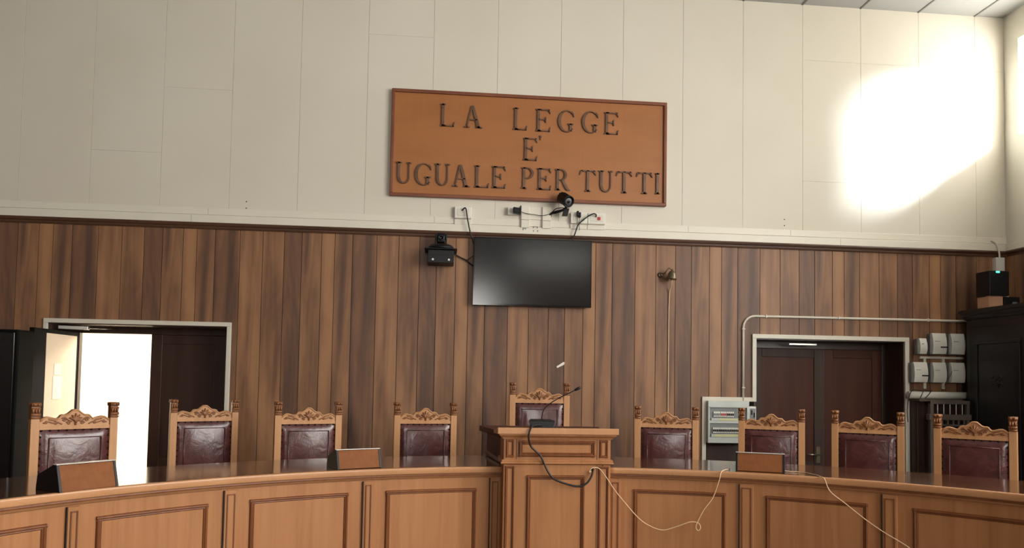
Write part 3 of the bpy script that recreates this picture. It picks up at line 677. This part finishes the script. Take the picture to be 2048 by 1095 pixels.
# ------------------------------------------------------------------ television
tv=tag(empty('television',(.833,6.86,2.32)),'black flat television mounted on the wood panelling under the plaque','television'); P=lambda o:lo(o,tv)
x0,x1,z0,z1=.283,1.384,2.318,2.946; yf=6.85
b=MB(); b.box(x0,x1,yf+.006,yf+.030,z0,z1); b.box(x0+.1,x1-.1,yf+.03,yf+.055,z0+.06,z1-.12)
P(b.build('housing','black',tv,.003))
b=MB(); t=.010
for q in ((x0,x1,z0,z0+.016),(x0,x1,z1-t,z1),(x0,x0+t,z0+.016,z1-t),(x1-t,x1,z0+.016,z1-t)): b.box(q[0],q[1],yf,yf+.010,q[2],q[3])
P(b.build('bezel','blackgloss',tv)); P(MB().box(x0+t,x1-t,yf+.003,yf+.006,z0+.016,z1-t).build('screen','screen',tv))
P(MB().box(.7,.96,yf+.05,D-.001,2.45,2.75).build('wall_bracket','black',tv))
# ------------------------------------------------------------------ outlets and ducts above the tv
def outlet(x0,x1,z0,z1,label,kind='socket'):
    e=tag(empty('wall_outlet',((x0+x1)/2,D-.012,z0)),label,'wall outlet','white outlets above the television'); P=lambda o:lo(o,e)
    y=D-.010
    P(MB().box(x0,x1,y-.035,y,z0+.062,z1).build('outlet_box','white',e,.004))
    P(MB().box(x0,x1,y-.012,y,z0,z0+.052).build('duct_drop','duct',e,.002))
    P(MB().box(x0,x1,y-.038,y,z0+.052,z0+.064).build('lower_lip','trim',e,.002))
    P(MB().box(x0+.022,x1-.022,y-.038,y-.034,z0+.078,z1-.018).build('cover_plate','trim',e,.003)); return e
o1=outlet(.101,.256,3.066,3.229,'white wall outlet left of the others, feeding the television cable')
o2=outlet(1.187,1.346,3.058,3.217,'white wall outlet with two small black plugs')
o3=outlet(1.350,1.516,3.058,3.214,'white wall outlet with a red switch, rightmost of the row')
lo(MB().box(1.44,1.468,D-.054,D-.046,3.148,3.178).build('rocker_switch','red',o3,.002),o3)
pb_=tag(empty('power_adapter',(.66,D-.03,3.2)),'black power adapter plugged into the white socket left of the camera','power adapter'); P=lambda o:lo(o,pb_)
P(MB().box(.640,.712,D-.105,D-.048,3.182,3.232,lambda a,c,e:(a,c,e-(a-.64)*.16)).build('adapter_body','black',pb_,.006))
P(MB().box(.704,.711,D-.11,D-.045,3.165,3.245).build('adapter_flange','black',pb_,.001))
po=tag(empty('wall_outlet',(.655,D-.01,3.16)),'white socket box behind the black power adapter','wall outlet','white outlets above the television')
lo(MB().box(.592,.712,D-.045,D-.002,3.170,3.243).build('outlet_box','white',po,.004),po)
dk=tag(empty('cable_duct',(.86,D-.01,3.06)),'bare white cable duct pieces below the plaque, partly open','cable duct'); P=lambda o:lo(o,dk)
P(MB().box(.722,.798,D-.032,D-.002,3.132,3.262).build('duct_piece','duct',dk,.002)); P(MB().box(.722,.800,D-.034,D-.010,3.056,3.128).build('duct_piece','duct',dk,.002))
P(MB().box(.921,1.002,D-.030,D-.002,3.130,3.257).build('duct_piece','duct',dk,.002)); P(MB().box(.921,1.002,D-.034,D-.010,3.056,3.126).build('duct_piece','duct',dk,.002))
P(MB().box(.798,.921,D-.012,D-.002,3.14,3.255).build('duct_back','duct',dk))
b=MB(); 
for x,z in ((.838,3.062),(.876,3.062),(.840,3.030),(.880,3.030),(.745,3.050),(.765,3.048)): b.box(x-.003,x+.003,D-.030,D-.021,z-.006,z+.006)
b.box(.832,.882,D-.0265,D-.0215,3.068,3.072); b.tube([(.738,D-.028,3.032),(.752,D-.026,3.052)],.0022,6)
P(b.build('screw','grey',dk))
cable('power_cable',[(.712,D-.07,3.198),(.76,D-.05,3.187),(.84,D-.045,3.178),(.92,D-.045,3.172),(.985,D-.06,3.185)],.003,'cable','thin dark wire from the power adapter to the bullet camera')
cable('television_cable',[(.170,D-.052,3.190),(.190,D-.075,3.208),(.205,D-.075,3.195),(.222,D-.07,3.10),(.245,D-.06,3.0),(.268,D-.05,2.93),(.30,D-.045,2.86)],.0062,'cable','black cable from the left outlet down behind the television')
cable('television_cable',[(1.425,D-.052,3.178),(1.420,D-.078,3.192),(1.395,D-.08,3.200),(1.345,D-.075,3.175),(1.29,D-.075,3.130),(1.255,D-.07,3.095),(1.238,D-.065,3.05),(1.222,D-.06,3.0),(1.205,D-.05,2.955),(1.19,D-.045,2.90)],.0062,'cable','black cable curving from the right outlets down behind the television')
for i,(x,z) in enumerate(((1.248,3.196),(1.268,3.184))):
    e=tag(empty('power_plug',(x,D-.05,z)),('small black plug, the upper of two in the middle outlet','small black plug, the lower of two in the middle outlet')[i],'plug','small plugs in the outlet'); 
    lo(MB().box(x-.009,x+.009,D-.085,D-.048,z-.022,z+.026).build('plug_body','black',e,.004),e); lo(MB().tube(smoothpath([(x,D-.07,z-.02),(x-.004,D-.06,z-.07),(x+.002,D-.05,z-.14)]),.002,6).build('lead','cable',e),e)
# ------------------------------------------------------------------ bullet camera
bc=tag(empty('bullet_camera',(1.05,D-.03,3.17)),'black bullet security camera on a bent bracket below the plaque','security camera'); P=lambda o:lo(o,bc)
ax=Vector((.36,-.76,-.46)).normalized(); c0=Vector((1.088,D-.085,3.342))
b=MB(); b.lathe([(.036,-.0),(.050,.006),(.053,.02),(.053,.12),(.056,.122),(.056,.140),(.047,.140),(.045,.130),(.001,.130)],c0,ax,24)
for j in range(5):
    a=j*.30-.6; aa=ax.cross(Vector((1,0,0))).normalized()
    side=Vector((1,0,0)); upv=side.cross(ax).normalized(); upv=-upv if upv.z<0 else upv
    q=(upv*cos(a)+side*sin(a))*.053; b.tube([c0+ax*.01+q,c0+ax*.12+q],.003,6)
P(b.build('housing','black',bc))
b=MB(); b.lathe([(.034,.131),(.034,.133),(.018,.133),(.018,.136),(.0,.136)],c0,ax,20); P(b.build('lens_ring','grey',bc)); b=MB(); b.lathe([(.015,.134),(.015,.138),(.001,.140)],c0,ax,16); P(b.build('lens','blackgloss',bc))
b=MB(); b.lathe([(.028,0),(.028,.008),(.016,.014)],(.985,D-.002,3.185),(0,-1,0),16); b.tube(smoothpath([(.985,D-.01,3.185),(1.01,D-.05,3.198),(1.06,D-.07,3.212),(1.11,D-.09,3.225),(1.135,D-.10,3.25),(1.14,D-.115,3.30)]),.011,10)
b.box(1.095,1.145,D-.11,D-.075,3.165,3.235,lambda a,c,e:(a+(e-3.165)*.25,c,e)); P(b.build('bracket','black',bc,.002,1))
b=MB(); b.tube(smoothpath([(.99,D-.02,3.185),(1.03,D-.09,3.225),(1.08,D-.10,3.238),(1.13,D-.11,3.242),(1.15,D-.10,3.30)]),.004,8); b.tube(smoothpath([(1.0,D-.04,3.19),(1.05,D-.1,3.19),(1.10,D-.10,3.21),(1.13,D-.09,3.26)]),.0035,8); P(b.build('camera_lead','cable',bc))
# ------------------------------------------------------------------ conference camera on shelf
cc=tag(empty('conference_camera',(-.018,D-.1,2.80)),'black swivelling conference camera on a small wall shelf left of the television','camera'); P=lambda o:lo(o,cc)
cx=-.017; cy=D-.12
b=MB(); b.lathe([(.118,0),(.122,.006),(.115,.022),(.098,.038),(.070,.048),(.03,.052)],(cx,cy,2.806),None,32); P(b.build('camera_base','black',cc))
b=MB(); 
for s in (-1,1): b.box(cx+s*.046-.008,cx+s*.046+.008,cy-.035,cy+.035,2.85,2.945)
b.box(cx-.05,cx+.05,cy-.035,cy+.035,2.848,2.862); P(b.build('yoke','black',cc,.006,3))
b=MB(); b.lathe([(.030,-.038),(.038,-.036),(.038,.036),(.030,.038)],(cx,cy,2.925),(1,0,0),24); b.box(cx-.034,cx+.034,cy-.05,cy+.03,2.87,2.925); P(b.build('camera_head','black',cc,.006,3))
b=MB(); b.lathe([(.026,0),(.026,.006),(.018,.008),(.018,.002)],(cx,cy-.052,2.905),(0,-1,0),20); P(b.build('lens','blackgloss',cc))
sh=tag(empty('wall_shelf',(cx,D,2.68)),'black metal wall shelf bracket with two white screws under the conference camera','shelf'); P=lambda o:lo(o,sh)
P(MB().box(-.163,.128,D-.245,D-.004,2.793,2.802).build('shelf_plate','black',sh,.002)); P(MB().box(-.131,.100,D-.20,D-.004,2.735,2.792).build('upper_bracket','black',sh,.002)); P(MB().box(-.132,.100,D-.215,D-.004,2.675,2.742).build('lower_bracket','black',sh,.002))
for x in (-.088,.056):
    b=MB(); b.lathe([(.010,0),(.010,.003),(.0045,.003),(.0045,.0005)],(x,D-.2155,2.702),(0,-1,0),16); P(b.build('screw_ring','white',sh))
cable('camera_cable',[(.10,D-.03,2.79),(.16,D-.02,2.760),(.215,D-.02,2.735),(.26,D-.03,2.70),(.30,D-.035,2.675)],.006,'cable','black cable from the conference camera to the television')
cable('camera_cable',[(.22,D-.02,2.735),(.25,D-.03,2.752),(.30,D-.035,2.79)],.0035,'cable','thin black wire branching up behind the television edge')
# ------------------------------------------------------------------ bell
be=tag(empty('wall_bell',(2.12,D,2.6)),'small aged brass bell on a wall bracket right of the television','bell'); P=lambda o:lo(o,be)
b=MB(); b.lathe([(.026,0),(.026,.006),(.014,.012)],(2.062,D-.002,2.655),(0,-1,0),14); b.tube(smoothpath([(2.062,D-.01,2.655),(2.085,D-.06,2.62),(2.11,D-.08,2.595),(2.13,D-.085,2.605)]),.006,8)
b.tube(smoothpath([(2.062,D-.01,2.665),(2.085,D-.07,2.665),(2.12,D-.085,2.71),(2.145,D-.085,2.700)]),.006,8); P(b.build('bracket','brass',be))
b=MB(); b.lathe([(.006,.062),(.010,.052),(.012,.045),(.024,.040),(.034,.020),(.039,-.005),(.050,-.028),(.050,-.033),(.040,-.030)],(2.148,D-.085,2.640),(.10,0,1),24); P(b.build('bell_body','brass',be))
b=MB(); b.lathe([(.002,0),(.008,.006),(.002,.012)],(2.15,D-.085,2.598),None,10); P(b.build('clapper','brass',be))
cable('bell_cord',[(2.150,D-.085,2.60),(2.152,D-.06,2.55),(2.150,D-.02,2.50),(2.146,D-.008,2.3),(2.145,D-.008,2.0),(2.145,D-.008,1.5),(2.145,D-.008,1.0)],.0055,'beigecable','straight beige cord hanging from the brass bell','cord')
MB_=MB().add([(1.079,D-.0015,1.768),(1.086,D-.0015,1.754),(1.150,D-.0015,1.786),(1.156,D-.0015,1.808),(1.143,D-.0015,1.812)],[(0,1,2,3,4)]); 
o=MB().prism([(1.079,1.768),(1.086,1.754),(1.150,1.786),(1.156,1.808),(1.143,1.812)],lambda a,c:(a,D-.0005,c),lambda a,c:(a,D-.002,c)).build('tape_scrap','paper'); tag(o,'torn scrap of pale tape stuck on the panelling above the centre chair','tape')
# ------------------------------------------------------------------ conduit
def pipe(name,pts,r,label,clips=()):
    e=tag(empty(name,pts[0]),label,'conduit'); lo(MB().tube(pts,r,10).build('pipe','trim',e),e)
    for q,hz in clips:
        b=MB(); b.box(q[0]-(.006 if hz else .016),q[0]+(.006 if hz else .016),D-.03,D-.001,q[2]-(.016 if hz else .006),q[2]+(.016 if hz else .006)); lo(b.build('clip','trim',e,.003),e)
    return e
yb=D-.014; rr=.115; pts=[(2.876,yb,1.475),(2.876,yb,2.172)]+[(2.876+rr-rr*cos(a),yb,2.172+rr*sin(a)) for a in [PI/2*i/8 for i in range(1,9)]]+[(5.02,yb,2.291),(5.2,yb,2.291)]
pipe('electrical_conduit',pts,.0115,'white bent electrical conduit running over the right doorway',[((2.876,0,1.60),0),((2.876,0,2.16),0),((3.10,0,2.288),1),((3.83,0,2.290),1),((4.75,0,2.291),1)])
# ------------------------------------------------------------------ electrical panel
ep=tag(empty('breaker_cabinet',(2.71,D-.06,1.08)),'grey plastic electrical panel with two rows of breakers beside the right doors','electrical panel'); P=lambda o:lo(o,ep)
yf=D-.075
b=MB(); b.box(2.515,2.911,yf+.03,D+.098,1.078,1.467); b.box(2.513,2.913,yf,yf+.03,1.420,1.474); b.box(2.513,2.913,yf,yf+.03,1.078,1.130)
b.box(2.513,2.530,yf,yf+.03,1.130,1.420); b.box(2.890,2.913,yf,yf+.03,1.130,1.420); b.box(2.530,2.89,yf+.006,yf+.03,1.262,1.288)
P(b.build('panel_housing','greyplastic',ep,.003))
P(MB().box(2.530,2.89,yf+.018,yf+.031,1.130,1.420).build('inner_cover','grey',ep))
P(MB().box(2.525,2.893,yf-.004,yf+.002,1.412,1.420).build('door_rim','greyplastic',ep)); P(MB().box(2.62,2.80,yf+.002,yf+.006,1.290,1.306).build('label_strip','yellow',ep)); P(MB().box(2.58,2.85,yf+.002,yf+.006,1.140,1.158).build('label_strip','yellow',ep))
P(MB().box(2.545,2.85,yf+.004,yf+.018,1.288,1.310).build('cover_bar','greyplastic',ep)); P(MB().box(2.545,2.85,yf+.003,yf+.018,1.134,1.162).build('cover_bar','greyplastic',ep))
def breaker(x,z,wd,lever):
    e=P(MB().box(x,x+wd*.92,yf+.002,yf+.02,z,z+.05).build('breaker','white',ep,.001,1))
    MB().box(x+wd*.2,x+wd*.75,yf-.006,yf+.004,z+.014,z+.034).build('lever',lever,e)
for j in range(3): breaker(2.566+.022*j,1.322,.022,'grey')
for j in range(3): breaker(2.634+.019*j,1.322,.019,'red')
for j in range(4): breaker(2.693+.018*j,1.322,.018,'black')
for j in range(16): breaker(2.560+.0178*j,1.172,.0178,'black')
sb=tag(empty('socket_box',(2.955,D,1.29)),'small white socket box squeezed between the electrical panel and the door frame','socket box')
lo(MB().box(2.922,2.990,D-.05,D+.08,1.283,1.424).build('box_body','white',sb,.003),sb); lo(MB().box(2.930,2.982,D-.056,D-.049,1.30,1.405).build('cover_plate','grey',sb,.002),sb)
b=MB(); b.box(2.938,2.95,D-.060,D-.055,1.345,1.39); b.box(2.962,2.974,D-.060,D-.055,1.32,1.365); lo(b.build('socket_slot','black',sb),sb)
# ------------------------------------------------------------------ white control boxes
def ctrl(x0,x1,z0,z1,label,slot=False):
    e=tag(empty('control_box',((x0+x1)/2,D,z0)),label,'control box','white control boxes beside the wardrobe'); P=lambda o:lo(o,e); y=D-.025
    P(MB().box(x0-.004,x1-.016,y-.05,y,z0-.004,z1-.004).build('back_housing','grey',e,.004))  # grey darkened to imitate shade in the gaps between covers
    n=8; prof=[(y-.05-.045*sin(PI*(.15+.7*i/n))**.8*(1-.25*i/n),z0+(z1-z0)*i/n) for i in range(n+1)]
    b=MB(); b.prism([(y-.048,z0)]+prof+[(y-.048,z1)],lambda a,c:(x0+.004,a,c),lambda a,c:(x1-.012,a,c)); P(b.build('curved_cover','white',e,.003))
    ym=min(p[0] for p in prof)
    P(MB().box(x0+.02,x0+(x1-x0)*.45,ym-.002,ym+.01,(z0+z1)/2+.02,(z0+z1)/2+.024).build('label_mark','grey',e))
    if slot: P(MB().box(x0+(x1-x0)*.5,x1-.01,ym-.004,ym+.012,z0+(z1-z0)*.3,z0+(z1-z0)*.3+.012).build('lock_slot','black',e))
ctrl(4.600,4.690,1.956,2.107,'small narrow white control box, top left of the cluster')
ctrl(4.733,4.890,1.958,2.160,'white curved control box in the top row, middle, with a dark slot',True)
ctrl(4.925,5.08,1.958,2.160,'white curved control box in the top row, partly behind the wardrobe')
ctrl(4.540,4.694,1.682,1.876,'white curved control box in the bottom row nearest the door frame, with a dark slot',True)
ctrl(4.735,4.886,1.682,1.876,'white curved control box in the bottom row, middle, crossed by thin wires')
ctrl(4.922,5.08,1.684,1.878,'white curved control box in the bottom row, partly behind the wardrobe')
tr=tag(empty('cable_trunking',(4.9,D,1.65)),'white cable trunking between the two rows of control boxes','cable duct'); P=lambda o:lo(o,tr)
P(MB().box(4.66,5.12,D-.022,D-.001,1.914,1.936).build('horizontal_trunk','trim',tr,.002))
for x in (4.712,4.905): P(MB().box(x-.014,x+.014,D-.020,D-.001,1.62,1.914).build('vertical_trunk','trim',tr,.002))
cable('thin_wire',[(4.93,D-.11,1.80),(4.90,D-.115,1.74),(4.86,D-.11,1.68),(4.85,D-.10,1.63)],.0022,'cable','thin dark wire hanging over the lower middle control box')
# low panel, shelf and roll
lp=tag(empty('low_cabinet',(4.8,6.8,0)),'dark brown low cabinet below the control boxes, with a pale top edge','cabinet'); P=lambda o:lo(o,lp)
P(MB().box(4.556,4.98,6.80,D-.003,0,1.50).build('cabinet_body','darkwood',lp,.003)); P(MB().box(4.54,4.98,6.74,D-.003,1.50,1.522).build('cabinet_top','greywood',lp,.002))
ro=tag(empty('paper_roll',(4.7,6.83,1.55)),'white paper roll lying on the low cabinet','paper roll')
b=MB(); b.lathe([(.020,0),(.035,0),(.035,.60),(.020,.60)],(4.475,6.82,1.5585),(1,0,.0),24); lo(b.build('roll','white',ro),ro)
for i,pp in enumerate(([(4.46,6.8,1.30),(4.42,6.75,1.42),(4.44,6.75,1.54),(4.50,6.78,1.605),(4.60,6.80,1.60),(4.70,6.79,1.60)],[(4.62,6.80,1.60),(4.585,6.775,1.56),(4.57,6.78,1.528)],[(4.70,6.80,1.602),(4.66,6.775,1.57),(4.62,6.775,1.53)])):
    cable('thin_wire',pp,.0035,'cable',['black wire looping from the door frame over the paper roll','black wire wrapped over the left end of the paper roll','black wire slanting over the paper roll, right of the other'][i])
# spindle-backed stand
sp=tag(empty('spindle_chair',(4.75,6.6,0)),'tall grey-brown chair with a pale spindled back against the low cabinet','chair'); P=lambda o:lo(o,sp); Y0=6.655
P(MB().box(4.590,4.625,Y0,Y0+.035,0,1.505).build('back_post','greywood',sp,.004)); P(MB().box(4.955,4.985,Y0,Y0+.035,0,1.505).build('back_post','greywood',sp,.004))
P(MB().box(4.590,4.985,Y0-.003,Y0+.038,1.478,1.512).build('top_rail','greywood',sp,.004)); P(MB().box(4.572,4.995,Y0-.012,Y0+.04,1.330,1.382).build('middle_rail','greywood',sp,.004)); P(MB().box(4.63,4.97,Y0,Y0+.03,1.270,1.288).build('lower_rail','greywood',sp,.004)); P(MB().box(4.63,4.97,Y0,Y0+.03,.9,.94).build('lower_rail','greywood',sp,.004))
for i in range(5): P(MB().tube([(4.668+.062*i,Y0+.01,1.382),(4.668+.062*i,Y0+.01,1.478)],.0045,8).build('thin_spindle','white',sp))
for i in range(6):
    b=MB(); b.lathe([(.007,0),(.012,.012),(.006,.024),(.013,.040),(.006,.05)],(4.66+.055*i,Y0+.012,1.285),None,10); P(b.build('turned_spindle','greywood',sp))
    b=MB(); b.lathe([(.008,0),(.015,.10),(.007,.2),(.013,.28),(.006,.33)],(4.66+.055*i,Y0+.012,.94),None,10); P(b.build('turned_spindle','greywood',sp))
b=MB(); 
for i in range(22): b.lathe([(.004,0),(.009,.010),(.004,.02)],(4.634,Y0-.004,.85+i*.021),None,8)
P(b.build('twisted_edge','cream',sp))
P(MB().box(4.585,4.985,6.32,Y0,.46,.50).build('seat','greywood',sp,.004))
for x in (4.59,4.95): P(MB().box(x,x+.034,6.32,6.355,0,.46).build('front_leg','greywood',sp,.003))
# ------------------------------------------------------------------ wardrobe
wd=tag(empty('wardrobe',(5.3,6.0,0)),'large black antique wardrobe standing in the right corner','wardrobe'); P=lambda o:lo(o,wd)
wx=5.035; wy0,wy1=5.15,6.76
P(MB().box(wx,XR-.016,wy0,wy1,.0,2.30).build('carcass','blackwood',wd,.006))
b=MB(); prof=[(0,2.28),(.012,2.285),(.016,2.30),(.030,2.315),(.034,2.335),(.046,2.345),(.048,2.372),(.0,2.378)]
path=[(XR-.016,wy1,0,1),(wx,wy1,-1,1),(wx,wy0,-1,-1),(XR-.016,wy0,0,-1)]
b.sweep(prof,[lambda a,c,q=q:(q[0]+q[2]*a,q[1]+q[3]*a,c) for q in path]); b.box(wx-.04,XR-.016,wy0-.04,wy1+.03,2.345,2.378); P(b.build('cornice','blackwood',wd))
for a0,a1 in ((wy0+.06,(wy0+wy1)/2-.01),((wy0+wy1)/2+.01,wy1-.06)):
    d_=P(MB().box(wx-.022,wx-.001,a0,a1,.20,2.20).build('door','blackwood',wd,.004))
    b=MB(); 
    for q in ((a0+.09,a1-.09,.30,.33),(a0+.09,a1-.09,2.04,2.07),(a0+.09,a0+.12,.33,2.04),(a1-.12,a1-.09,.33,2.04)): b.box(wx-.036,wx-.022,q[0],q[1],q[2],q[3])
    b.build('door_moulding','blackwood',d_,.005,3)
    b=MB(); cy=(a0+a1)/2
    for s in (-1,1):
        b.tube([(wx-.024,cy+s*(.03+.03*cos(t*.4)*(1-t/20)),1.72+.03*sin(t*.4)*(1-t/20)) for t in range(16)],.006,8)
        b.tube(smoothpath([(wx-.024,cy,1.64),(wx-.025,cy+s*.03,1.68),(wx-.024,cy+s*.07,1.67)]),.005,8)
    b.build('carved_ornament','blackwood',d_)
P(MB().box(wx-.035,wx+.0,wy0-.01,wy1+.01,.0,.14).build('plinth','blackwood',wd,.004))
cb=tag(empty('cardboard_box',(5.10,6.5,2.38)),'small open-ended cardboard box on top of the wardrobe','box')
lo(MB().box(5.045,5.185,6.47,6.62,2.379,2.487).build('box_body','card',cb,.003),cb); lo(MB().box(5.04,5.19,6.465,6.50,2.487,2.490).build('box_flap','card',cb),cb)
rb=tag(empty('network_recorder',(5.12,6.5,2.49)),'dark box with a green light on the cardboard box above the wardrobe','electronic device'); P=lambda o:lo(o,rb)
P(MB().box(5.030,5.225,6.44,6.62,2.491,2.722).build('device_body','black',rb,.005)); P(MB().box(5.095,5.129,6.436,6.4405,2.703,2.716).build('status_light','led',rb)); 
bb=tag(empty('black_box',(5.27,6.5,2.38)),'small black box lying beside the cardboard box on the wardrobe','box')
lo(MB().box(5.19,5.345,6.46,6.62,2.379,2.485).build('box_body','black',bb,.004),bb); lo(MB().box(5.27,5.315,6.457,6.4605,2.40,2.437).build('label_plate','grey',bb),bb)
rem=tag(empty('small_white_device',(5.30,6.6,2.48)),'thin white upright device on the small black box','electronic device'); lo(MB().box(5.262,5.288,6.52,6.55,2.4855,2.60).build('device_body','white',rem,.003),rem)
wbx=tag(empty('wall_junction_box',(5.48,D,2.86)),'small white junction box in the right corner below the cable duct','junction box')
lo(MB().box(5.440,5.530,D-.06,D-.001,2.79,2.928).build('box_body','white',wbx,.004),wbx); lo(MB().tube(smoothpath([(5.485,D-.045,2.925),(5.483,D-.045,2.97),(5.475,D-.035,3.04),(5.46,D-.022,3.08),(5.42,D-.018,3.10)]),.009,8).build('lead','trim',wbx),wbx)
# ------------------------------------------------------------------ black cabinet at far left
bk=tag(empty('black_cabinet',(-3.6,6.1,0)),'tall glossy black cabinet with rounded corners at the far left','cabinet'); P=lambda o:lo(o,bk)
P(MB().box(-4.15,-3.185,6.0,6.24,0,1.950).build('cabinet_body','blackmatte',bk,.012,4))
P(MB().box(-4.12,-3.205,5.985,6.0,.04,1.93).build('front_panel','blackgloss',bk,.012,3))
for i in range(3): P(MB().box(-3.40-.2*i,-3.385-.2*i,5.975,5.986,.1,1.86).build('panel_rib','blackgloss',bk,.004))
